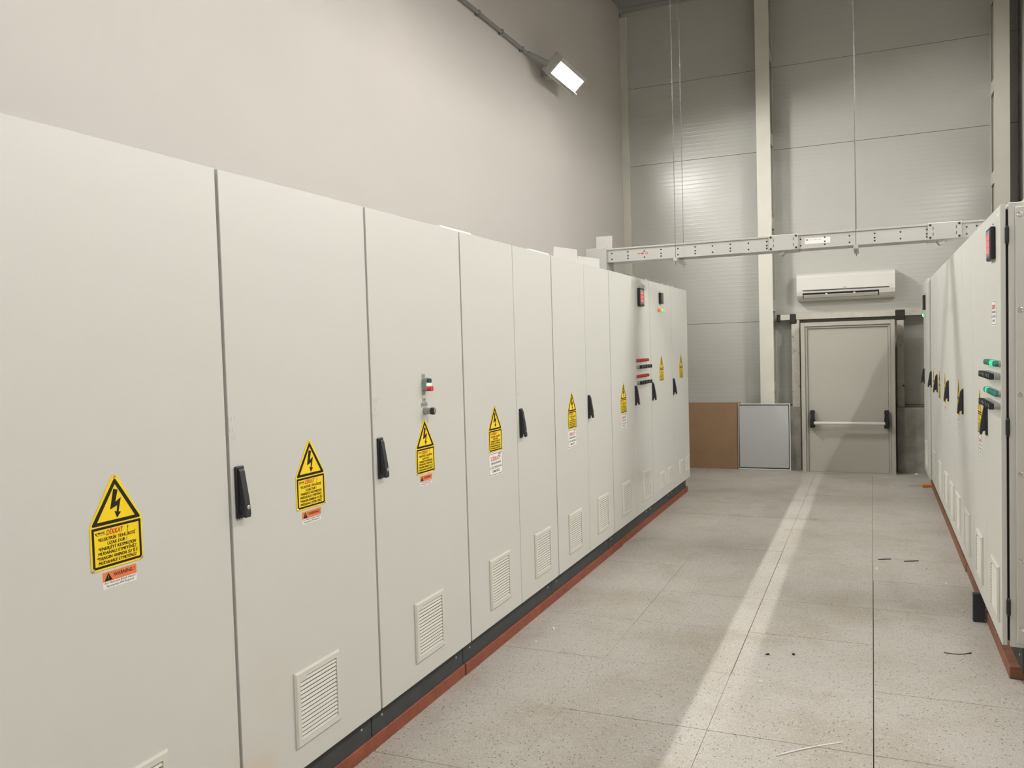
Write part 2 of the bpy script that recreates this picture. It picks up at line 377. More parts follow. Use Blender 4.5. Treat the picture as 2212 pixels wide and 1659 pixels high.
# ------------------------------------------------------------------ battened steel columns
def column(x0, x1, label, battens):
    t = thing('steel_column', label, 'column', ((x0+x1)/2, Y_CONC, 0.735))
    w2 = (x1-x0)/2; H = Z_CEIL-0.735-0.0; D = Y_PANEL-Y_CONC-0.003
    for nm, ya, yb, s in (('front_channel', 0.0, 0.032, 1), ('back_channel', D-0.020, D, -1)):
        bm = bmesh.new()
        yw = (ya, ya+0.010) if s > 0 else (yb-0.010, yb)
        add_box(bm, -w2, w2, yw[0], yw[1], 0, H)                       # web
        add_box(bm, -w2, -w2+0.009, ya+(0.010 if s > 0 else 0), yb-(0 if s > 0 else 0.010), 0, H)      # flanges
        add_box(bm, w2-0.009, w2, ya+(0.010 if s > 0 else 0), yb-(0 if s > 0 else 0.010), 0, H)
        ob(nm, me_from(bm, nm), 'column', t)
    ob('inner_shade_web', box_me('inner_shade_web', -0.006, 0.006, 0.012, D-0.012, 0, H), 'column_shade', t)  # web coloured dark to stand for the unlit hollow behind the slots
    for z in battens:
        for s in (-1, 1):
            xa, xb = (w2-0.008, w2+0.001) if s > 0 else (-w2-0.001, -w2+0.008)
            ob('batten_plate', box_me('batten_plate', xa, xb, 0.025, D-0.012, z-0.735-0.065, z-0.735+0.065), 'column', t)
    return t
column(-1.227, -1.070, 'tall white steel column beside the exit door', [0.98, 1.945, 2.925, 3.91, 4.89])
column(1.212, 1.356, 'tall white steel column rising behind the cabinets with green pilot lamps', [1.2, 2.2, 3.21, 4.18, 5.15])

# ------------------------------------------------------------------ exit door
YD = 10.11
d = thing('door_1', None, None) if False else None
dr = bpy.data.objects.new('door_1', None); COL.objects.link(dr); dr['kind'] = 'structure'; dr.location = (-0.262, YD, 0)
fo = [(-0.492, 0.0), (-0.492, 1.722), (0.492, 1.722), (0.492, 0.0)]
bm = bmesh.new()
add_box(bm, -0.492, -0.447, 0, 0.20, 0, 1.722, 0.003); add_box(bm, 0.447, 0.492, 0, 0.20, 0, 1.722, 0.003)
add_box(bm, -0.447, 0.447, 0, 0.20, 1.677, 1.722, 0.003)
ob('door_frame', me_from(bm, 'door_frame'), 'door', dr)
bm = bmesh.new()
add_box(bm, -0.444, -0.424, 0.022, 0.06, 0.004, 1.674); add_box(bm, 0.424, 0.444, 0.022, 0.06, 0.004, 1.674); add_box(bm, -0.424, 0.424, 0.022, 0.06, 1.655, 1.674)
ob('door_stop', me_from(bm, 'door_stop'), 'door', dr)
ob('door_leaf', box_me('door_leaf', -0.4225, 0.4225, 0.045, 0.10, 0.008, 1.653, 0.003), 'door', dr)
ob('threshold', box_me('threshold', -0.52, 0.52, -0.03, 0.20, 0.0, 0.008, 0.002), 'door', dr)
pb = ob('push_bar', tube_me('push_bar', (-0.365, -0.055, 0.577), (0.383, -0.055, 0.577), 0.018, seg=16), 'bar', dr, smooth=False, label='chrome push bar')
for xc in (-0.375, 0.40):
    pts = [(xc-0.027, 0.527), (xc-0.020, 0.520), (xc+0.020, 0.520), (xc+0.027, 0.527), (xc+0.027, 0.60), (xc+0.020, 0.66), (xc+0.026, 0.70), (xc+0.018, 0.718), (xc-0.018, 0.718), (xc-0.026, 0.70), (xc-0.020, 0.66), (xc-0.027, 0.60)]
    hs = ob('bar_housing', prism_me('bar_housing', pts, -0.035, 0.045), 'black', dr, label='black housing of the push bar')
    ob('pivot_arm', box_me('pivot_arm', xc-0.02, xc+0.02, -0.075, -0.03, 0.553, 0.601, 0.006), 'black', hs)

# steel sub-frame around the door (flaking paint, sooty welds)
sf = thing('door_support_frame', 'flaking white steel frame with sooty welds around the exit door', 'steel frame', (-0.28, 10.37, 0.735))
ob('post', box_me('post', -0.595, -0.505, 0, 0.18, 0, 1.03, 0.004), 'flaky', sf)
ob('post', box_me('post', 0.535, 0.608, 0, 0.18, 0, 1.03, 0.004), 'flaky', sf)
ob('lintel', box_me('lintel', -0.74, 1.72, -0.01, 0.18, 1.03, 1.095, 0.004), 'flaky', sf)
for xc, wd in ((-0.575, 0.04), (0.57, 0.055), (-0.735, 0.025)):
    ob('weld_patch', box_me('weld_patch', xc-wd, xc+wd, -0.013, 0.03, 0.985 if wd > .03 else 1.01, 1.10, 0.012, 2), 'soot', sf)

# ------------------------------------------------------------------ air conditioner
ac = thing('air_conditioner', 'white wall-mounted split air conditioner above the exit door', 'air conditioner', (-0.283, Y_PANEL-0.001, 1.985))
prof = [(0.0, 0.0), (-0.09, 0.0), (-0.165, 0.018), (-0.215, 0.055), (-0.235, 0.10), (-0.24, 0.15), (-0.24, 0.265), (-0.228, 0.292), (-0.20, 0.308), (-0.15, 0.318), (0.0, 0.318)]
body = ob('casing', prism_x_me('casing', prof, -0.525, 0.525), 'ac', ac)
pf = [(-0.2405, 0.118), (-0.246, 0.122), (-0.247, 0.262), (-0.236, 0.292), (-0.205, 0.312), (-0.15, 0.3195), (-0.15, 0.316), (-0.20, 0.305), (-0.226, 0.289), (-0.238, 0.262), (-0.238, 0.122)]
ob('front_panel', prism_x_me('front_panel', pf, -0.47, 0.46), 'ac', ac)
ob('panel_groove', prism_x_me('panel_groove', [(-0.2375, 0.108), (-0.2400, 0.108), (-0.2412, 0.115), (-0.238, 0.115)], -0.455, 0.465), 'dark', ac)
ob('outlet', prism_x_me('outlet', [(-0.18, 0.030), (-0.2072, 0.0455), (-0.2305, 0.085), (-0.2325, 0.086), (-0.2095, 0.0435), (-0.182, 0.026)], -0.46, 0.36), 'dark', ac)
fl = ob('flap', prism_x_me('flap', [(-0.196, 0.032), (-0.238, 0.064), (-0.240, 0.061), (-0.198, 0.028)], -0.45, 0.35), 'ac', ac)
for xq in (-0.20, 0.10):
    ob('vane', box_me('vane', xq-0.012, xq+0.012, -0.232, -0.216, 0.052, 0.075), 'ac', ac)
ob('brand_mark', box_me('brand_mark', -0.022, 0.022, -0.2478, -0.2460, 0.128, 0.137), 'tag', ac)

# ------------------------------------------------------------------ boards leaning on the upstand
hb = ob('hardboard_sheet', box_me('hardboard_sheet', -0.33, 0.33, -0.008, 0.0, 0, 0.80, 0.001), 'hardboard', None, (-1.785, 10.235, 0.0), (-0.045, 0, 0))
tag(hb, 'brown hardboard sheet leaning against the concrete upstand', 'board')
gb = thing('framed_board', 'pale grey board with a black edge leaning beside the brown hardboard', 'board', (-1.188, 10.212, 0.002))
gb.rotation_euler = (-0.045, 0, 0)
ob('board', box_me('board', -0.297, 0.297, -0.012, 0.0, 0, 0.785, 0.001), 'white', gb)
ob('face_sheet', box_me('face_sheet', -0.282, 0.278, -0.0165, -0.0122, 0.028, 0.763, 0.001), 'greyboard', gb)
bm = bmesh.new(); 
for a in ((-0.29, -0.2825, 0.02, 0.771), (0.2785, 0.287, 0.02, 0.771), (-0.29, 0.287, 0.016, 0.0275), (-0.29, 0.287, 0.7635, 0.775)):
    add_box(bm, a[0], a[1], -0.0160, -0.0121, a[2], a[3])
ob('edge_strip', me_from(bm, 'edge_strip'), 'rail', gb)

# ------------------------------------------------------------------ shared cabinet pieces (local x = width, -y = outward, z = up)
def lathe_me(name, prof, seg=20):
    """profile of (radius, out) turned about the outward (-y) axis"""
    bm = bmesh.new(); rings = []
    for r, o in prof:
        rings.append([bm.verts.new((r*math.cos(2*PI*i/seg), -o, r*math.sin(2*PI*i/seg))) for i in range(seg)])
    for a, b in zip(rings[:-1], rings[1:]):
        for i in range(seg): bm.faces.new((a[i], a[(i+1) % seg], b[(i+1) % seg], b[i]))
    bm.faces.new(rings[-1]); bm.faces.new(list(reversed(rings[0])))
    bmesh.ops.recalc_face_normals(bm, faces=bm.faces[:]); return me_from(bm, name)

HND = {}
bm = bmesh.new()
add_box(bm, -0.0185, 0.0185, -0.009, 0.0, 0.0, 0.155, 0.004, 2); HND['plate'] = me_from(bm, 'handle_plate')
# lever: wedge that rises away from the door towards its lower end
bm = bmesh.new()
pts = [(-0.006, 0.142), (-0.012, 0.147), (-0.016, 0.140), (-0.030, 0.055), (-0.034, 0.012), (-0.031, 0.004), (-0.024, 0.006), (-0.020, 0.020), (-0.009, 0.024)]
a = [bm.verts.new((-0.0105, p[0], p[1])) for p in pts]; b = [bm.verts.new((0.0105, p[0], p[1])) for p in pts]
bm.faces.new(a); bm.faces.new(list(reversed(b)))
for i in range(len(pts)): bm.faces.new((a[i], b[i], b[(i+1) % len(pts)], a[(i+1) % len(pts)]))
bmesh.ops.recalc_face_normals(bm, faces=bm.faces[:])
HND['lever'] = me_from(bm, 'lever')
HND['lock'] = lathe_me('lock', [(0.0062, 0.028), (0.0062, 0.0345), (0.005, 0.0352), (0.0015, 0.0345)], 16)
def handle(cab, x, z=1.042):
    h = ob('door_handle', HND['plate'], 'black', cab, (x, -0.0, z), label='black swing handle')
    ob('lever', HND['lever'], 'black_soft', h)
    ob('lock', HND['lock'], 'chrome', h, (0.0, 0, 0.034))

VW, VH = 0.243, 0.247
def vent_pieces(W, H, n):
    fr = bmesh.new(); w2 = W/2
    o0 = rect(-w2, w2, 0, H); o1 = rect(-w2+0.006, w2-0.006, 0.006, H-0.006); b_ = 0.022*W/0.243
    i1 = rect(-w2+b_, w2-b_, b_, H-b_); i0 = i1
    L = [[fr.verts.new((p[0], y, p[1])) for p in P] for P, y in ((o0, 0.0), (o0, -0.005), (o1, -0.011), (i1, -0.011), (i0, 0.0))]
    for A, B in zip(L[:-1], L[1:]):
        for k in range(4): fr.faces.new((A[k], A[(k+1) % 4], B[(k+1) % 4], B[k]))
    bmesh.ops.recalc_face_normals(fr, faces=fr.faces[:])
    D = {'frame': me_from(fr, 'vent_grille')}
    D['back'] = box_me('filter', -w2+b_, w2-b_, -0.0015, 0.0, b_, H-b_)
    ih = H-2*b_; p = ih/n; iw = w2-b_
    # louvre: sloping blade, lower edge proud
    D['slat'] = prism_x_me('slat', [(-0.0085, 0.0), (-0.0095, p*0.10), (-0.0050, p*0.66), (-0.0036, p*0.60)], -iw, iw)
    D['slat_short'] = prism_x_me('slat_short', [(-0.0085, 0.0), (-0.0095, p*0.10), (-0.0050, p*0.66), (-0.0036, p*0.60)], -iw, iw)
    D['badge'] = box_me('badge', -iw, -iw+0.034, -0.0108, -0.002, H-b_-p*0.95, H-b_)
    D['join'] = None
    D.update(b=b_, p=p, n=n)
    bm = bmesh.new()
    for k in range(n):
        t = D['slat'].copy(); t.transform(Matrix.Translation((0, 0, b_+k*p))); bm.from_mesh(t); bpy.data.meshes.remove(t)
    D['join'] = me_from(bm, 'louvre_slats')
    return D
VENT = vent_pieces(VW, VH, 15)
VENT_S = vent_pieces(0.16, 0.145, 11)
def vent(cab, x, z=0.248, V=None, single=True):
    V = V or VENT
    v = ob('vent_grille', V['frame'], 'vent', cab, (x, -0.0, z))
    ob('filter', V['back'], 'vent_dark', v)
    ob('badge', V['badge'], 'vent', v)
    if single:
        for k in range(V['n']): ob('slat', V['slat'], 'vent', v, (0, 0, V['b']+k*V['p']))
    else:
        s = ob('louvre_slats', V['join'], 'vent', v); s['kind'] = 'stuff'
    return v

# --- yellow electrical hazard plate (origin at middle of lower edge)
YO = [(-0.0775, 0.004), (-0.0735, 0.0), (0.0735, 0.0), (0.0775, 0.004), (0.0775, 0.106), (0.0760, 0.112), (0.0075, 0.224), (0.0035, 0.2275), (-0.0035, 0.2275), (-0.0075, 0.224), (-0.0760, 0.112), (-0.0775, 0.106)]
SG = {'plate': prism_me('warning_sign', YO, -0.0020, 0.0)}
def tri(cx, zb, hw, zt): return [(cx-hw, zb), (cx+hw, zb), (cx, zt)]
# rounded-corner triangle border
def round_tri(hw, zb, zt, r):
    P = [Vector((-hw, zb)), Vector((hw, zb)), Vector((0, zt))]; out = []
    for i in range(3):
        a, b_, c = P[i-1], P[i], P[(i+1) % 3]
        d1, d2 = (a-b_).normalized(), (c-b_).normalized()
        for t in (0.0, 0.33, 0.67, 1.0):
            q = b_+d1*r*(1-t)*(1-t)+d2*r*t*t
            out.append((q.x, q.y))
    return out
SG['tri'] = frame_me('triangle_border', round_tri(0.0735, 0.1085, 0.2195, 0.007), round_tri(0.0565, 0.1165, 0.2035, 0.002), -0.0026, -0.0019)
SG['box'] = frame_me('text_border', rect(-0.0725, 0.0725, 0.005, 0.1045), rect(-0.0665, 0.0665, 0.0105, 0.0985), -0.0026, -0.0019)
bolt = [(-.005,.192),(.0075,.188),(-.001,.159),(.016,.168),(.0075,.134),(.0145,.132),(.0023,.1195),(-.0045,.137),(.0020,.1345),(.0045,.150),(-.0166,.143)]
SG['bolt'] = prism_me('lightning_arrow', bolt, -0.0026, -0.0019)
lines = [('*ELEKTRİK TEHLİKESİ', 0.0680, 0.111), ('UZAK DUR !', 0.0567, 0.058), ('*ENERJİYİ KESMEDEN', 0.0454, 0.112), ('MÜDAHALE ETMEYİNİZ', 0.0341, 0.114), ('*YANGIN ANINDA SU İLE', 0.0228, 0.120), ('MÜDAHALE ETMEYİNİZ', 0.0118, 0.114)]
SG['text'] = join_me('sign_lettering', [(text_me('t', s, 0.0112, bold=0.0, shear=0.18, width=wd), (dx_, -0.0026, z)) for s, z, wd in lines for dx_ in (-0.00035, 0.00035)])
SG['head'] = join_me('sign_heading', [(text_me('t', 'DİKKAT', 0.0175, bold=0.02, shear=0.18, width=0.050), (-0.006, -0.0026, 0.0795))])
SG['excl'] = join_me('sign_exclamation', [(text_me('t', '!', 0.0175, bold=0.01, shear=0.18), (0.031, -0.0026, 0.0795))])
def logo_me(name, s):
    bm = bmesh.new()
    for P in ([(0, 1.0), (0.35, 1.0), (1.05, 0.0), (0.80, 0.0)], [(0.45, 1.0), (2.0, 1.0), (1.8, 0.80), (0.62, 0.80)], [(0.9, 0.12), (4.2, 0.12), (4.2, 0.05), (0.85, 0.05)]):
        bm.faces.new([bm.verts.new((p[0]*s, 0, p[1]*s)) for p in reversed(P)])
    me = me_from(bm, name)
    t = text_me('t', 'BALSUERT', 0.9*s, width=2.6*s, bold=0.02)
    out = join_me(name, [(me, (0, 0, 0)), (t, (2.6*s, 0, 0.28*s))]); return out
SG['logo'] = join_me('sign_logo', [(logo_me('l', 0.0075), (-0.0640, -0.0026, 0.0850))])
SG['rivet'] = lathe_me('rivet', [(0.0042, 0.002), (0.0042, 0.0034), (0.0028, 0.0046), (0.001, 0.0049)], 12)
for k in ('tri', 'box', 'bolt', 'text', 'excl', 'logo'): SG[k].materials.append(MT['ink'])
SG['head'].materials.append(MT['ink_red'])
def hazard_sign(cab, x, z=1.0105):
    s = ob('warning_sign', SG['plate'], 'yellow', cab, (x, -0.0, z), label='yellow electrical hazard plate with lightning arrow')
    for k, nm in (('tri', 'triangle_border'), ('box', 'text_border'), ('bolt', 'lightning_arrow'), ('text', 'lettering'), ('head', 'heading'), ('excl', 'exclamation_mark'), ('logo', 'logo')):
        ob(nm, SG[k], None, s)
    for rx, rz_ in ((0.0, 0.2215), (-0.072, 0.0055), (0.072, 0.0055)):
        ob('rivet', SG['rivet'], 'chrome', s, (rx, 0, rz_))
# --- orange and white arc flash sticker
SG['o_base'] = box_me('arc_flash_sticker', -0.05, 0.05, -0.0006, 0, 0, 0.041)
SG['o_band'] = box_me('orange_band', -0.05, 0.05, -0.0009, -0.0005, 0.0175, 0.041)
SG['o_tri'] = prism_me('alert_triangle', tri(-0.034, 0.0195, 0.0115, 0.0385), -0.0012, -0.0008)
SG['o_mark'] = join_me('alert_mark', [(text_me('t', '!', 0.013, bold=0.01), (-0.034, -0.00125, 0.0205))])
SG['o_warn'] = join_me('warning_word', [(text_me('t', 'WARNING !', 0.0135, bold=0.014, width=0.062), (0.0125, -0.0012, 0.0235))])
SG['o_text'] = join_me('sticker_lettering', [(text_me('t', 'Arc Flash and Shock Hazard', 0.0075, bold=0.006, width=0.092), (0.0, -0.0009, 0.0098)), (text_me('t', 'Appropriate PPE Required', 0.0075, bold=0.006, width=0.082), (0.0, -0.0009, 0.0020))])
for k in ('o_tri', 'o_warn', 'o_text'): SG[k].materials.append(MT['ink'])
SG['o_mark'].materials.append(MT['orange'])
def orange_sticker(cab, x, z=0.962):
    s = ob('arc_flash_sticker', SG['o_base'], 'white', cab, (x, 0, z), label='small orange and white warning sticker')
    ob('orange_band', SG['o_band'], 'orange', s)
    for k, nm in (('o_tri', 'alert_triangle'), ('o_mark', 'alert_mark'), ('o_warn', 'warning_word'), ('o_text', 'lettering')): ob(nm, SG[k], None, s)
# --- white fire notice
def rrect(x0, x1, z0, z1, r):
    out = []
    for cx, cz, a0 in ((x1-r, z0+r, -90), (x1-r, z1-r, 0), (x0+r, z1-r, 90), (x0+r, z0+r, 180)):
        for k in range(4):
            a = math.radians(a0+30*k); out.append((cx+r*math.cos(a), cz+r*math.sin(a)))
    return out
SG['w_base'] = prism_me('fire_notice', rrect(-0.085, 0.085, 0, 0.113, 0.008), -0.0006, 0)
SG['w_line'] = frame_me('notice_border', rrect(-0.0805, 0.0805, 0.004, 0.109, 0.007), rrect(-0.0785, 0.0785, 0.006, 0.107, 0.006), -0.0010, -0.0005)
SG['w_head'] = join_me('notice_heading', [(text_me('t', 'DİKKAT!!', 0.027, bold=0.02, width=0.108), (-0.002, -0.001, 0.069))])
SG['w_text'] = join_me('notice_lettering', [(text_me('t', 'YANGIN ANINDA', 0.0155, bold=0.006, width=0.120), (0, -0.001, 0.0530)), (text_me('t', 'SU İLE', 0.0155, bold=0.006, width=0.048), (-0.044, -0.001, 0.0325)), (text_me('t', 'ETMEYİNİZ', 0.0155, bold=0.006, width=0.082), (0, -0.001, 0.0130))])
SG['w_navy'] = join_me('notice_navy_word', [(text_me('t', 'MÜDAHALE', 0.0155, bold=0.006, width=0.080), (0.030, -0.001, 0.0325))])
SG['w_logo'] = join_me('notice_logo', [(logo_me('l', 0.0085), (0.028, -0.001, 0.096))])
for k in ('w_line', 'w_text', 'w_logo'): SG[k].materials.append(MT['ink'])
SG['w_head'].materials.append(MT['ink_red']); SG['w_navy'].materials.append(MT['ink_navy'])
def fire_notice(cab, x, z=0.897):
    s = ob('fire_notice', SG['w_base'], 'white', cab, (x, 0, z), label='white fire notice sticker with red heading')
    for k, nm in (('w_line', 'border'), ('w_head', 'heading'), ('w_text', 'lettering'), ('w_navy', 'navy_word'), ('w_logo', 'logo')): ob(nm, SG[k], None, s)
# --- pilot lamps, selector switches, meters
PL = {'ring': lathe_me('lamp_ring', [(0.0148, 0.0), (0.0148, 0.004), (0.0135, 0.008), (0.012, 0.008)], 16),
      'lens': lathe_me('lens', [(0.0125, 0.007), (0.0125, 0.019), (0.010, 0.023), (0.004, 0.0245)], 16)}
def pilot(cab, x, z, m):
    o = ob('pilot_lamp', PL['ring'], 'grey_plastic', cab, (x, 0, z)); me = PL['lens'].copy(); ob('lens', me, m, o)
PLM = {}
def pilot(cab, x, z, m):
    if m not in PLM:
        PLM[m] = PL['lens'].copy(); PLM[m].materials.append(MT[m])
    o = ob('pilot_lamp', PL['ring'], 'grey_plastic', cab, (x, 0, z)); ob('lens', PLM[m], m, o)
SS = {'collar': lathe_me('switch_collar', [(0.0148, 0.0), (0.0148, 0.010), (0.0135, 0.018), (0.0135, 0.024)], 16)}
bm = bmesh.new(); add_box(bm, -0.0075, 0.0075, -0.044, -0.022, -0.0135, 0.0135, 0.003, 2); SS['knob'] = me_from(bm, 'switch_knob')
SS['mark'] = box_me('switch_mark', -0.0012, 0.0012, -0.0447, -0.0438, -0.002, 0.011)
def selector(cab, x, z):
    o = ob('selector_switch', SS['collar'], 'grey_plastic', cab, (x, 0, z))
    ob('knob', SS['knob'], 'black', o); ob('pointer', SS['mark'], 'white', o)
TAG = box_me('name_tag', -0.0125, 0.0125, -0.002, 0, -0.009, 0.009, 0.0006)
TAGL = box_me('tag_line', -0.007, 0.007, -0.0024, -0.0019, -0.0012, 0.0012)
def name_tag(cab, x, z):
    o = ob('name_tag', TAG, 'tag', cab, (x, 0, z)); ob('engraving', TAGL, 'ink', o)
def meter(cab, x, z, s=0.144, led=True):
    h = s/2
    m = ob('panel_meter', box_me('panel_meter', -h, h, -0.022, 0, -h, h, 0.004), 'black', cab, (x, 0, z), label='square black panel meter with red digits' if led else 'square black panel meter')
    ob('face', box_me('face', -h*0.82, h*0.82, -0.0232, -0.0215, -h*0.80, h*0.82), 'screen' if led else 'screen_dark', m)
    if led:
        for k in range(3):
            for j in range(3):
                ob('digit', box_me('digit', -h*0.62+j*h*0.40, -h*0.62+j*h*0.40+h*0.32, -0.0236, -0.0231, h*(0.26-k*0.40), h*(0.26-k*0.40)+h*0.30), 'led', m)
        for j in range(4):
            ob('meter_button', box_me('meter_button', -h*0.70+j*h*0.38, -h*0.70+j*h*0.38+h*0.22, -0.0245, -0.023, -h*0.74, -h*0.62), 'tag', m)
    ob('sensor_bead', lathe_me('sensor_bead', [(0.004, 0), (0.004, 0.004)], 10), 'tag', m, (0.0, 0, h+0.016))
EMB = text_me('embossed_mark', 'EAE', 0.040, bold=0.0, width=0.078)
EMB.materials.append(MT['paint'])
bmx = bmesh.new(); bmx.from_mesh(EMB)
r_ = bmesh.ops.extrude_face_region(bmx, geom=bmx.faces[:])
for v in [g for g in r_['geom'] if isinstance(g, bmesh.types.BMVert)]: v.co.y -= 0.0012
bmesh.ops.recalc_face_normals(bmx, faces=bmx.faces[:]); bmx.to_mesh(EMB); bmx.free()
def emboss(cab, x, z):
    ob('embossed_mark', EMB, None, cab, (x+0.014, 0.0004, z+0.039), (0, -PI/2, 0))
HINGE = lathe_me('hinge', [(0.004, -0.04), (0.008, -0.03), (0.008, 0.03), (0.004, 0.04)], 10)
HINGE.transform(Matrix.Rotation(PI/2, 4, 'X'))

DOOR_T = 0.020
def cabinet(label, loc, rz, width, doors, depth=0.78, zt=Z_DT, gap=0.004, plinth_in=0.048, group=None):
    """doors: list of (x0, x1); front of doors at local y=0"""
    c = thing('electrical_cabinet', label, 'electrical cabinet', loc, rz, group)
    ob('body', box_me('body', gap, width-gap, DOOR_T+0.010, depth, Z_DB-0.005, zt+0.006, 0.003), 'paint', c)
    ob('plinth', box_me('plinth', gap*0.6, width-gap*0.6, plinth_in, depth-0.02, 0.056, Z_DB-0.006, 0.002), 'plinth', c)
    for sx in (0.07, width-0.07):
        ob('plinth_screw', lathe_me('plinth_screw', [(0.006, 0), (0.005, 0.003), (0.002, 0.0035)], 10), 'steel', c, (sx, plinth_in, 0.115))
    for a, b_ in doors:
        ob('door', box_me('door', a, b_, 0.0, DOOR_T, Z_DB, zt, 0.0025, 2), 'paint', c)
    ob('gasket', box_me('gasket', 0.02, width-0.02, DOOR_T, DOOR_T+0.011, Z_DB+0.02, zt-0.02), 'dark', c)
    return c
def hinges(c, x):
    for z in (0.34, 1.12, 1.94): ob('hinge', HINGE, 'black', c, (x, DOOR_T+0.004, z))

# ------------------------------------------------------------------ long row (faces +X): local x -> world +Y
YS = [1.050, 1.880, 2.638, 3.409, 4.020, 4.587, 5.190, 5.749, 6.371, 6.922, 7.743, 8.470]
def left_cab(label, y0, y1, splits=()):
    ed = [y0]+list(splits)+[y1]; ds = []
    for k, (a, b_) in enumerate(zip(ed[:-1], ed[1:])):
        ga = 0.009 if k == 0 else 0.0025; gb_ = 0.003 if k == len(ed)-2 else 0.0025
        ds.append((a-y0+ga, b_-y0-gb_))
    c = cabinet(label, (FRONT_L, y0, 0), PI/2, y1-y0, ds)
    return c
c = left_cab('grey electrical cabinet two along from the push-button cabinet, orange sticker under its yellow sign', YS[0]-0.02, YS[1])
q = YS[0]-0.02; handle(c, 0.05); vent(c, 1.485-q); hazard_sign(c, 1.484-q); orange_sticker(c, 1.488-q)
c = left_cab('grey electrical cabinet directly beside the push-button cabinet, orange sticker under its yellow sign', YS[1], YS[2])
handle(c, 0.040); vent(c, 2.252-YS[1]); hazard_sign(c, 2.259-YS[1]); orange_sticker(c, 2.259-YS[1]); emboss(c, 0.030, 1.268)
c = left_cab('grey electrical cabinet with a green and red push-button station on its door', YS[2], YS[3])
q = YS[2]; handle(c, 0.048); vent(c, 3.022-q); hazard_sign(c, 3.035-q); orange_sticker(c, 3.035-q); emboss(c, 0.038, 1.268)
# two-button station
xb = 3.040-q
name_tag(c, xb, 1.416); name_tag(c, xb, 1.345)
st = ob('button_station', prism_me('button_station', rrect(xb-0.0145, xb+0.0145, 1.352, 1.408, 0.0144), -0.022, 0.0), 'grey_plastic', c)
ob('green_button', prism_me('green_button', rrect(xb-0.0115, xb+0.0115, 1.386, 1.406, 0.010), -0.034, -0.021), 'btn_green', st)
ob('white_lens', box_me('white_lens', xb-0.0115, xb+0.0115, -0.031, -0.021, 1.376, 1.385), 'lit_white', st)
ob('red_button', prism_me('red_button', rrect(xb-0.0125, xb+0.0125, 1.352, 1.375, 0.0115), -0.041, -0.021), 'btn_red', st)
name_tag(c, xb, 1.317); name_tag(c, xb-0.0135, 1.297); name_tag(c, xb+0.0135, 1.297)
sw = ob('selector_switch', lathe_me('key_collar', [(0.015, 0.0), (0.015, 0.012), (0.0135, 0.016), (0.0135, 0.034)], 20), 'grey_plastic', c, (xb, 0, 1.270))
ob('knob', lathe_me('key_knob', [(0.0145, 0.034), (0.0150, 0.036), (0.0150, 0.046), (0.0135, 0.048), (0.009, 0.048)], 20), 'black', sw)
ob('pointer', box_me('key_pointer', -0.0035, 0.0035, -0.0500, -0.0475, -0.008, 0.013), 'tag', sw)
hinges(c, YS[3]-YS[2]-0.004)
c = left_cab('grey double-door electrical cabinet with a white notice, standing next to the push-button cabinet', YS[3], YS[5], (YS[4],))
q = YS[3]; vent(c, 3.744-q); hazard_sign(c, 3.738-q, 1.0145); fire_notice(c, 3.738-q); handle(c, 4.066-q, 1.047); vent(c, 4.333-q); emboss(c, 4.056-q, 1.27)
c = left_cab('grey double-door electrical cabinet with a white notice, midway along the row on red timber', YS[5], YS[7], (YS[6],))
q = YS[5]; vent(c, 4.895-q); hazard_sign(c, 4.890-q, 1.0145); fire_notice(c, 4.887-q); handle(c, 5.225-q, 1.047); vent(c, 5.478-q)
c = left_cab('grey double-door electrical cabinet with red pilot lamps and a red-digit panel meter', YS[7], YS[9], (YS[8],))
q = YS[7]; vent(c, 6.085-q); hazard_sign(c, 6.060-q, 1.0145); fire_notice(c, 6.065-q); handle(c, 6.410-q, 1.047); vent(c, 6.69-q)
meter(c, 6.605-q, 1.905)
for zr in (1.398, 1.272):
    for k in range(7):
        pilot(c, 6.455-q+0.053*k, zr, 'lamp_red'); selector(c, 6.475-q+0.053*k, zr-0.052)
c = left_cab('grey electrical cabinet with red, amber and green lamps under a small black meter', YS[9], YS[10])
q = YS[9]; vent(c, 7.215-q, 0.253, VENT_S, False); vent(c, 7.525-q, 0.253, VENT_S, False); hazard_sign(c, 7.308-q, 1.199); handle(c, 6.965-q, 1.047)
meter(c, 7.31-q, 1.927, 0.096, False)
for k, m_ in enumerate(('lit_red', 'lit_amber', 'lit_green')): pilot(c, 7.235-q+0.062*k, 1.822, m_)
lb = ob('number_label', box_me('number_label', -0.028, 0.028, -0.0006, 0, -0.016, 0.016), 'white', c, (0.045, 0, 2.03))
ob('bracket_left', box_me('lab_l', -0.012, -0.008, -0.001, -0.0005, -0.010, 0.010), 'ink', lb); ob('bracket_right', box_me('lab_r', 0.008, 0.012, -0.001, -0.0005, -0.010, 0.010), 'ink', lb)
c2 = left_cab('plain grey electrical cabinet at the exit-door end of the row on red timber', YS[10], YS[11])
q = YS[10]; vent(c2, 8.025-q, 0.253, VENT_S, False); vent(c2, 8.335-q, 0.253, VENT_S, False); hazard_sign(c2, 8.128-q, 1.190); handle(c2, 7.775-q, 1.047)
EYE = lathe_me('lifting_bolt', [(0.010, 0), (0.010, 0.012), (0.005, 0.014), (0.005, 0.022)], 10); EYE.transform(Matrix.Rotation(-PI/2, 4, 'X'))
for cc, xs in ((c, (0.10, 0.20, 0.70)), (c2, (0.12, 0.30))):
    for x in xs: ob('lifting_bolt', EYE, 'chrome', cc, (x, 0.05, Z_DT+0.006))

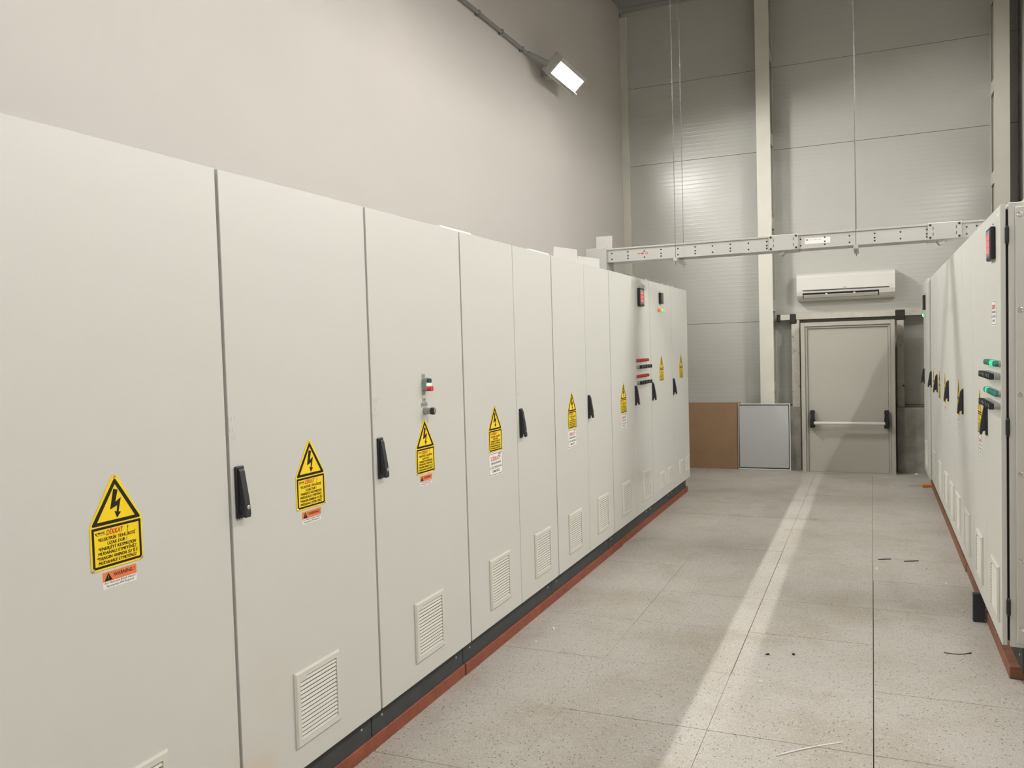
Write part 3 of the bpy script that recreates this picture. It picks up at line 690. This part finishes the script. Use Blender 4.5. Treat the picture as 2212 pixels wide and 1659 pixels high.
# timber under the long row
for k, (a, b_, dx, lab) in enumerate(((0.9, 3.42, 0.0, 'red-brown timber strip under the cabinets with orange stickers'), (3.425, 6.10, 0.004, 'red-brown timber strip under the cabinets with white notices'), (6.105, 8.56, -0.002, 'red-brown timber strip under the cabinets with red pilot lamps'))):
    tb = ob('timber_strip', box_me('timber_strip', -0.045, 0.045, a, b_, 0, 0.0555, 0.003), 'wood', None, (FRONT_L-0.043-0.045+dx, 0, 0))
    tag(tb, lab, 'timber', 'timber strips under the long row')
for y in (2.0, 4.2, 6.6, 8.3):
    pass
tb = ob('timber_strip', box_me('timber_strip', -0.045, 0.045, 0.9, 8.5, 0, 0.0555), 'wood', None, (FRONT_L-0.70, 0, 0))
tag(tb, 'red-brown timber strip under the rear of the long cabinet row', 'timber')

# ------------------------------------------------------------------ opposite row (faces -X): local x -> world -Y
def right_cab(label, y_near, y_far, splits=(), dx=0.0, **kw):
    W_ = y_far-y_near; ed = [y_far]+list(splits)+[y_near]; ds = []
    for k, (a, b_) in enumerate(zip(ed[:-1], ed[1:])):
        ds.append((y_far-a+(0.004 if k == 0 else 0.0025), y_far-b_-(0.004 if k == len(ed)-2 else 0.0025)))
    return cabinet(label, (FRONT_R+dx, y_far, 0), -PI/2, W_, ds, depth=0.76, zt=2.070, **kw)
RN = 4.11
c = right_cab('grey double-door electrical cabinet with green pilot lamps and a red-digit panel meter', RN, 5.20, (4.64,), plinth_in=0.075)
q = 5.20
handle(c, q-4.585, 1.035); vent(c, q-4.30, single=False); vent(c, q-4.90, single=False); hazard_sign(c, q-4.88, 1.012); fire_notice(c, q-4.87, 0.895)
meter(c, q-4.33, 1.925)
for zr, lit in ((1.392, (4, 5)), (1.262, (1,))):
    for k in range(8):
        pilot(c, q-4.505+0.053*k, zr, 'lit_green' if k in lit else 'lamp_green'); selector(c, q-4.515+0.053*k, zr-0.055)
fire_notice(c, q-4.33, 1.560)
lb = ob('number_label', box_me('number_label', -0.028, 0.028, -0.0006, 0, -0.016, 0.016), 'white', c, (q-4.18, 0, 2.045))
ob('number', text_me('lab', 'B', 0.026), 'ink', lb, (0, -0.0008, -0.011))
WN = q-RN
sp = ob('side_panel', box_me('side_panel', WN-0.0045, WN+0.008, DOOR_T+0.034, 0.745, 0.185, 2.055, 0.003), 'paint', c)
SCR = lathe_me('side_screw', [(0.013, 0.0), (0.012, 0.002), (0.0085, 0.003), (0.006, 0.0015), (0.003, 0.0015)], 16); SCR.transform(Matrix.Rotation(PI/2, 4, 'Z'))
for z in (2.02, 1.62, 1.26, 0.92, 0.55, 0.25):
    ob('side_screw', SCR, 'chrome', sp, (WN+0.008, 0.072, z))
hinges(c, WN-0.002)
c = right_cab('grey double-door electrical cabinet next to the one with green pilot lamps', 5.20, 6.36, (5.79,), plinth_in=0.075)
q = 6.36; handle(c, q-5.745, 1.04); vent(c, q-5.50, single=False); vent(c, q-6.06, single=False); hazard_sign(c, q-6.03, 1.012); fire_notice(c, q-6.03, 0.895)
c = right_cab('grey double-door electrical cabinet third along from the front edge with side screws', 6.36, 7.40, (6.84,), plinth_in=0.075)
q = 7.40; handle(c, q-6.80, 1.045); vent(c, q-6.52, single=False); vent(c, q-7.0, single=False); hazard_sign(c, q-7.11, 1.012); fire_notice(c, q-7.11, 0.895)
c = right_cab('narrow single-door grey electrical cabinet in the row on brown timber', 7.40, 7.99, plinth_in=0.075)
q = 7.99; handle(c, q-7.935, 1.045); vent(c, q-7.62, single=False); hazard_sign(c, q-7.68, 1.012)
c = right_cab('wide single-door grey electrical cabinet beside the lamp-and-meter end cabinet', 7.99, 8.78, plinth_in=0.075)
q = 8.78; handle(c, q-8.70, 1.045); vent(c, q-8.3, single=False); hazard_sign(c, q-8.38, 1.012)
c = right_cab('grey electrical cabinet standing slightly forward at the exit-door end of the row on brown timber', 8.78, 9.55, dx=-0.02, plinth_in=0.11)
q = 9.55; handle(c, q-9.47, 1.045); vent(c, q-9.15, single=False); meter(c, q-9.25, 1.86, 0.144, False)
for k, m_ in enumerate(('lit_red', 'lit_white', 'lit_green')): pilot(c, q-9.32+0.05*k, 1.735, m_)
for k, (a, b_, dx, lab) in enumerate(((RN+0.02, 6.0, 0.035, 'brown timber strip under the cabinet with green pilot lamps'), (6.005, 9.5, 0.03, 'brown timber strip under the cabinets near the exit door'))):
    tb = ob('timber_strip', box_me('timber_strip', -0.04, 0.04, a+(0.05 if k == 0 else 0), b_, 0, 0.0555, 0.003), 'wood_r', None, (FRONT_R+dx+0.04, 0, 0)); tag(tb, lab, 'timber')
tb = ob('timber_strip', box_me('timber_strip', -0.04, 0.04, RN+0.02, 9.5, 0, 0.0555), 'wood_r', None, (FRONT_R+0.66, 0, 0)); tag(tb, 'brown timber strip under the rear of the row with green lamps', 'timber')
pk = ob('packing_post', box_me('packing_post', -0.0285, 0.0285, -0.02, 0.02, 0, 0.150, 0.002), 'plinth', None, (0.505, 4.99, 0)); tag(pk, 'short dark post standing on the floor under the cabinet door', 'post')

# ------------------------------------------------------------------ busbar trunking across the aisle
ZB, ZTB, YB0, YB1 = 2.190, 2.300, 6.50, 6.70
bt = thing('busbar_trunking', 'grey busbar trunking spanning the aisle above the cabinets', 'busbar', (0, YB0, ZB))
Hh = ZTB-ZB; Dd = YB1-YB0
DOT = lathe_me('duct_screw', [(0.0062, 0.0), (0.0056, 0.002), (0.002, 0.0025)], 10)
def duct(x0, x1, dots):
    bm = bmesh.new()
    add_box(bm, x0, x1, 0.006, Dd-0.006, 0.004, Hh-0.012); add_box(bm, x0, x1, -0.006, Dd+0.006, Hh-0.012, Hh, 0.001); add_box(bm, x0, x1, 0.0, Dd, 0.0, 0.004)
    s = ob('duct_section', me_from(bm, 'duct_section'), 'duct', bt)
    for k, x in enumerate(dots):
        for z in ((0.070, 0.023) if k % 2 == 0 else (0.073, 0.043, 0.022)):
            ob('duct_screw', DOT, 'black', s, (x, 0.006, z))
duct(-1.95, -0.70, [-1.91+0.1328*k for k in range(10)])
duct(-0.49, 0.36, [-0.475+0.166*k for k in range(6)])
duct(0.57, 1.25, [0.60, 0.66, 0.80, 0.93])
for x0, x1 in ((-0.70, -0.49), (0.36, 0.57)):
    j = ob('joint_cover', box_me('joint_cover', x0, x1, -0.010, Dd+0.010, -0.004, Hh+0.004, 0.004), 'duct', bt)
    for x in (x0+0.016, x1-0.016):
        for z in (0.012, Hh-0.012): ob('joint_bolt', lathe_me('joint_bolt', [(0.008, 0.0), (0.008, 0.005), (0.004, 0.006)], 6), 'black', j, (x, -0.010, z))
    for xq in (x0+0.034, x1-0.034):
        for z in (0.035, 0.075): ob('joint_slot', box_me('joint_slot', -0.002, 0.002, -0.0105, -0.0098, -0.010, 0.010), 'black', j, (xq, 0, z))
    ob('joint_clamp', prism_me('joint_clamp', [(-0.03, 0.0), (0.03, 0.0), (0.008, -0.028), (-0.008, -0.028)], 0.03, 0.14), 'steel', j, ((x0+x1)/2-0.02, 0, -0.004))
lbm = ob('maker_label', box_me('maker_label', -0.444, -0.272, 0.0050, 0.0062, 0.032, 0.074), 'white', bt)
ob('red_mark', box_me('red_mark', -0.439, -0.423, 0.0046, 0.0051, 0.057, 0.066), 'ink_red', lbm)
for k_ in range(3): ob('print_line', box_me('print_line', -0.415+0.03*k_, -0.393+0.03*k_, 0.0046, 0.0051, 0.060, 0.0625), 'tag', lbm)
mk = ob('arrow_mark', prism_me('arrow_mark', [(-1.700, 0.051), (-1.665, 0.051), (-1.665, 0.044), (-1.645, 0.053), (-1.665, 0.062), (-1.665, 0.055), (-1.700, 0.055)], 0.0050, 0.0062), 'ink_red', bt)
ob('ring_mark', frame_me('ring_mark', [(-1.626+0.010*math.cos(i*PI/6), 0.053+0.010*math.sin(i*PI/6)) for i in range(12)], [(-1.626+0.007*math.cos(i*PI/6), 0.053+0.007*math.sin(i*PI/6)) for i in range(12)], 0.0050, 0.0062), 'ink_red', bt)
ob('fork_mark', join_me('fork_mark', [(text_me('t', 'Y', 0.024), (0, 0, 0))]), 'ink_red', bt, (-1.702, 0.0047, 0.053), (0, PI/2, 0))
ob('elbow_box', box_me('elbow_box', -2.12, -1.95, -0.02, Dd+0.02, -0.096, Hh+0.008, 0.004), 'duct', bt)
ob('flange', box_me('flange', -2.14, -1.80, -0.06, Dd+0.10, 2.066-ZB, 2.066-ZB+0.030, 0.003), 'grey_plastic', bt)
ob('elbow_box', box_me('elbow_box', 1.0, 1.25, -0.02, Dd+0.02, 2.078-ZB, -0.004, 0.004), 'duct', bt)
fm = ob('plastic_film', box_me('plastic_film', -0.075, 0.075, -0.001, 0.001, 0, 0.10), 'film', None, (-1.99, 6.56, 2.3095), (0, 0.05, -0.25)); tag(fm, 'clear plastic sheet standing on the end of the busbar trunking', 'plastic sheet')
def hanger(x, label):
    h = thing('trunking_hanger', label, 'hanger', (x, YB0-0.05, ZB-0.022))
    ob('cross_bar', box_me('cross_bar', -0.016, 0.016, -0.03, Dd+0.14, -0.012, 0.018, 0.002), 'steel', h)
    for yy in (0.0, Dd+0.105):
        r_ = ob('threaded_rod', tube_me('threaded_rod', (0, yy, -0.035), (0, yy, Z_CEIL-ZB+0.022), 0.0022, seg=8), 'rope', h)
        ob('nut', lathe_me('nut', [(0.009, -0.004), (0.009, 0.004)], 6), 'steel', r_, (0, yy, -0.016), (PI/2, 0, 0))
hanger(-1.385, 'pair of threaded rods holding the trunking above the red-lamp cabinet side')
hanger(-0.10, 'pair of threaded rods holding the trunking in front of the air conditioner')

# ------------------------------------------------------------------ sheets and strips lying on the long row
def sheet(name, pts, y, label, cat, m='film', rz=0.0, loc=None):
    o = ob(name, prism_me(name, pts, -0.001, 0.001), m, None, loc, (0, 0, rz)); tag(o, label, cat); return o
ZR = Z_DT+0.0065
sheet('plastic_film', [(-0.22, 0), (0.24, 0), (0.235, 0.10), (-0.205, 0.075)], 0, 'upright clear plastic sheet on the cabinets with white notices', 'plastic sheet', rz=PI/2, loc=(-1.79, 5.05, ZR))
sheet('plastic_film', [(-0.25, 0), (0.25, 0), (0.25, 0.085), (-0.22, 0.062)], 0, 'low clear plastic sheet between the upright sheet and the trunking', 'plastic sheet', rz=PI/2, loc=(-1.80, 5.56, ZR))
for y0, y1, lab in ((3.31, 3.62, 'white strip lying on top of the push-button cabinet'), (4.35, 4.66, 'white strip lying on top of the cabinets with white notices')):
    o = ob('white_strip', box_me('white_strip', -0.03, 0.03, 0, y1-y0, 0, 0.012, 0.003), 'scrap_white', None, (-1.785, y0, ZR)); tag(o, lab, 'strip')
o = ob('cover_plate', prism_me('cover_plate', [(0, 0), (0.30, 0), (0.30, 0.12), (0.12, 0.12)], 0, 0.30), 'paint', None, (0.585, 4.25, 2.0765)); tag(o, 'sloping grey cover on top of the cabinet with green lamps', 'cover')

# ------------------------------------------------------------------ conduit and floodlights
ZC = 4.245
cd = thing('conduit', 'grey conduit clipped along the plaster wall to the floodlight', 'conduit', (XL+0.03, Y_BACK+0.3, ZC))
ob('pipe', tube_me('pipe', (0, 0, 0), (0, 7.28-Y_BACK-0.3, 0), 0.016, seg=14), 'conduit', cd)
CLIP = box_me('clip', -0.029, 0.019, -0.012, 0.012, -0.021, 0.021, 0.004)
y = 0.4
while y < 7.24-Y_BACK-0.3:
    ob('clip', CLIP, 'conduit', cd, (0, y, 0)); y += 0.46
LAMPS = {}
def lamp_mat(k):
    if k not in LAMPS: LAMPS[k] = mat('floodlight_tube_lit', (0.9, 0.9, 0.9), 0.5, emit=LAMP_COLOR[:3], estr=LAMP_STRENGTH*k)
    return LAMPS[k]
def floodlight(x_wall, y, z, s, label, k):
    """s=+1: hangs on the wall at x_wall and shines towards +X; -1 towards -X"""
    f = thing('floodlight', label, 'floodlight', (x_wall, y, z), 0 if s > 0 else PI, 'wall floodlights')
    ang = math.radians(42)      # face leans this far above straight down
    def place(me):
        me.transform(Matrix.Rotation(PI/2, 4, 'Z'))              # length along world Y, face (-y) -> +x
        me.transform(Matrix.Rotation(PI/2-ang, 4, 'Y'))          # tip the face down
        me.transform(Matrix.Translation((0.25, 0, -0.035))); return me
    ob('housing', place(box_me('housing', -0.35, 0.35, 0.058, 0.085, -0.105, 0.105, 0.008)), 'lamp_body', f)
    ob('reflector', place(box_me('reflector', -0.326, 0.326, 0.054, 0.0575, -0.066, 0.066)), 'reflector', f)
    ob('bezel', place(frame_me('bezel', rect(-0.35, 0.35, -0.105, 0.105), rect(-0.327, 0.327, -0.067, 0.067), -0.012, 0.057)), 'lamp_body', f)
    ob('lamp_tube', place(tube_me('lamp_tube', (-0.30, 0.030, -0.044), (0.30, 0.030, -0.044), 0.018, seg=16)), lamp_mat(k), f)
    ob('added_visor', place(box_me('added_visor', -0.35, 0.35, -0.056, -0.0125, 0.068, 0.074)), 'lamp_body', f)  # added to cut the beam above lamp height
    ob('added_lower_lip', place(box_me('added_lower_lip', -0.35, 0.35, -0.036, -0.0125, -0.074, -0.068)), 'lamp_body', f)  # added to keep the beam off the lamp's own wall
    ob('wall_bracket', box_me('wall_bracket', 0.0, 0.17, -0.06, 0.06, -0.02, 0.03, 0.004), 'lamp_body', f)
    return f
LZ, RZ = 4.17, 3.65
for y, k, lab in ((7.76, 1.85, 'lit floodlight on the plaster wall at the end of the grey conduit'), (4.95, 1.35, 'lit floodlight on the plaster wall above the white-notice cabinets'), (2.56, 0.75, 'lit floodlight on the plaster wall above the push-button cabinet'), (-0.04, 0.6, 'lit floodlight on the plaster wall past the orange-stickered cabinets'), (-2.64, 0.5, 'lit floodlight on the plaster wall furthest from the exit door')):
    f = floodlight(XL, y, LZ, 1, lab, k)
    if y > 7: ob('gland', tube_me('gland', (0.035, -0.48, 0.075), (0.17, -0.34, 0.0), 0.022, 0.030), 'conduit', f)
for y, k, lab in ((6.85, 1.35, 'lit floodlight on the wall above the narrow cabinets of the green-lamp row'), (4.30, 1.0, 'lit floodlight on the wall directly above the green pilot lamps'), (1.75, 0.9, 'lit floodlight on the green-lamp side opposite the orange-stickered cabinets'), (-0.80, 0.7, 'lit floodlight on the green-lamp side with one more beyond it'), (-3.35, 0.5, 'lit floodlight on the green-lamp side furthest from the exit door')):
    floodlight(XR, y, RZ, -1, lab, k)

# ------------------------------------------------------------------ litter on the floor
sc = thing('screwdriver', 'orange-handled screwdriver lying on the floor by the timber strip', 'screwdriver', (0.425, 9.33, 0.0), 0.25)
ob('handle', lathe_me('handle', [(0.006, 0.0), (0.014, 0.006), (0.016, 0.03), (0.013, 0.06), (0.016, 0.09), (0.008, 0.10)], 14), 'handle_orange', sc, (0.02, 0.0, 0.016), (0, 0, PI/2))
ob('shaft', tube_me('shaft', (-0.10, 0, 0.016), (0.02, 0, 0.016), 0.0035, seg=8), 'chrome', sc)
def strip(name, p0, p1, w_, h_, m, label, cat, bend=0.0, group=None):
    p0, p1 = Vector((*p0, 0)), Vector((*p1, 0)); n = 6; d_ = p1-p0; nn = Vector((-d_.y, d_.x, 0)).normalized()
    bm = bmesh.new(); prev = None
    for k in range(n+1):
        t = k/n; p = d_*t+nn*bend*math.sin(PI*t)
        ring = [bm.verts.new((p.x+nn.x*s*w_/2, p.y+nn.y*s*w_/2, zz)) for s, zz in ((-1, 0.0), (1, 0.0), (1, h_), (-1, h_))]
        if prev:
            for i in range(4): bm.faces.new((prev[i], prev[(i+1) % 4], ring[(i+1) % 4], ring[i]))
        else: bm.faces.new(ring)
        prev = ring
    bm.faces.new(list(reversed(prev))); bmesh.ops.recalc_face_normals(bm, faces=bm.faces[:])
    o = ob(name, me_from(bm, name), m, None, (p0.x, p0.y, 0.0)); return tag(o, label, cat, group)
strip('cable_tie', (0.021, 6.191), (0.103, 6.229), 0.009, 0.004, 'scrap_dark', 'short dark cable tie on the floor across the tile joint', 'cable tie', 0, 'dark cable ties')
strip('cable_tie', (0.183, 6.188), (0.272, 6.228), 0.009, 0.004, 'scrap_dark', 'short dark cable tie on the floor nearest the white scraps', 'cable tie', 0, 'dark cable ties')
strip('cable_tie', (-0.334, 3.124), (-0.117, 3.31), 0.005, 0.003, 'scrap_white', 'long thin white cable tie lying on the floor', 'cable tie', 0.008)
strip('wire_offcut', (0.30, 4.43), (0.42, 4.47), 0.004, 0.003, 'scrap_dark', 'curved dark wire offcut on the floor by the dark post', 'wire', -0.02)
def scrap(x, y, s, m, label, cat='scrap', seed=0):
    rnd = random.Random(seed); bm = bmesh.new(); n = 7
    pts = [(s*rnd.uniform(.5, 1)*math.cos(2*PI*i/n)*1.5, s*rnd.uniform(.5, 1)*math.sin(2*PI*i/n)) for i in range(n)]
    lo = [bm.verts.new((a, b_, 0)) for a, b_ in pts]; hi = [bm.verts.new((a*0.8, b_*0.8, s*rnd.uniform(.35, .8))) for a, b_ in pts]
    bm.faces.new(list(reversed(lo))); bm.faces.new(hi)
    for i in range(n): bm.faces.new((lo[i], lo[(i+1) % n], hi[(i+1) % n], hi[i]))
    o = ob('plastic_scrap' if m == 'scrap_white' else 'metal_scrap', me_from(bm, 'scrap'), m, None, (x, y, 0.0), (0, 0, rnd.uniform(0, 3))); tag(o, label, cat)
for k, (x, y, s, m, lab) in enumerate((
    (0.014, 5.936, 0.012, 'scrap_white', 'white plastic scrap on the tile joint below the dark cable ties'),
    (0.307, 6.03, 0.013, 'scrap_white', 'white plastic scrap between the dark cable ties and the timber'),
    (0.235, 6.09, 0.008, 'scrap_white', 'thin white shaving next to the dark cable tie'),
    (-0.473, 3.79, 0.011, 'scrap_white', 'curled white shaving on the bright strip of floor'),
    (-1.617, 3.95, 0.007, 'scrap_white', 'tiny white crumb by the red-brown timber'),
    (-0.483, 4.141, 0.009, 'scrap_dark', 'dark metal nut on the floor beside the bright strip'),
    (-0.366, 4.18, 0.009, 'scrap_dark', 'dark knockout slug on the floor beside the dark nut'),
    (0.445, 5.15, 0.010, 'scrap_white', 'bright crumpled foil crumb beside the dark post'),
    (0.44, 10.22, 0.018, 'scrap_white', 'white scrap on the floor at the foot of the concrete upstand'),
    (0.40, 5.70, 0.007, 'scrap_white', 'pale paper crumb under the cabinet vents'),
    (-1.60, 4.165, 0.010, 'scrap_white', 'pale wood splinter by the timber under the white-notice cabinets'))):
    scrap(x, y, s, m, lab, seed=k)
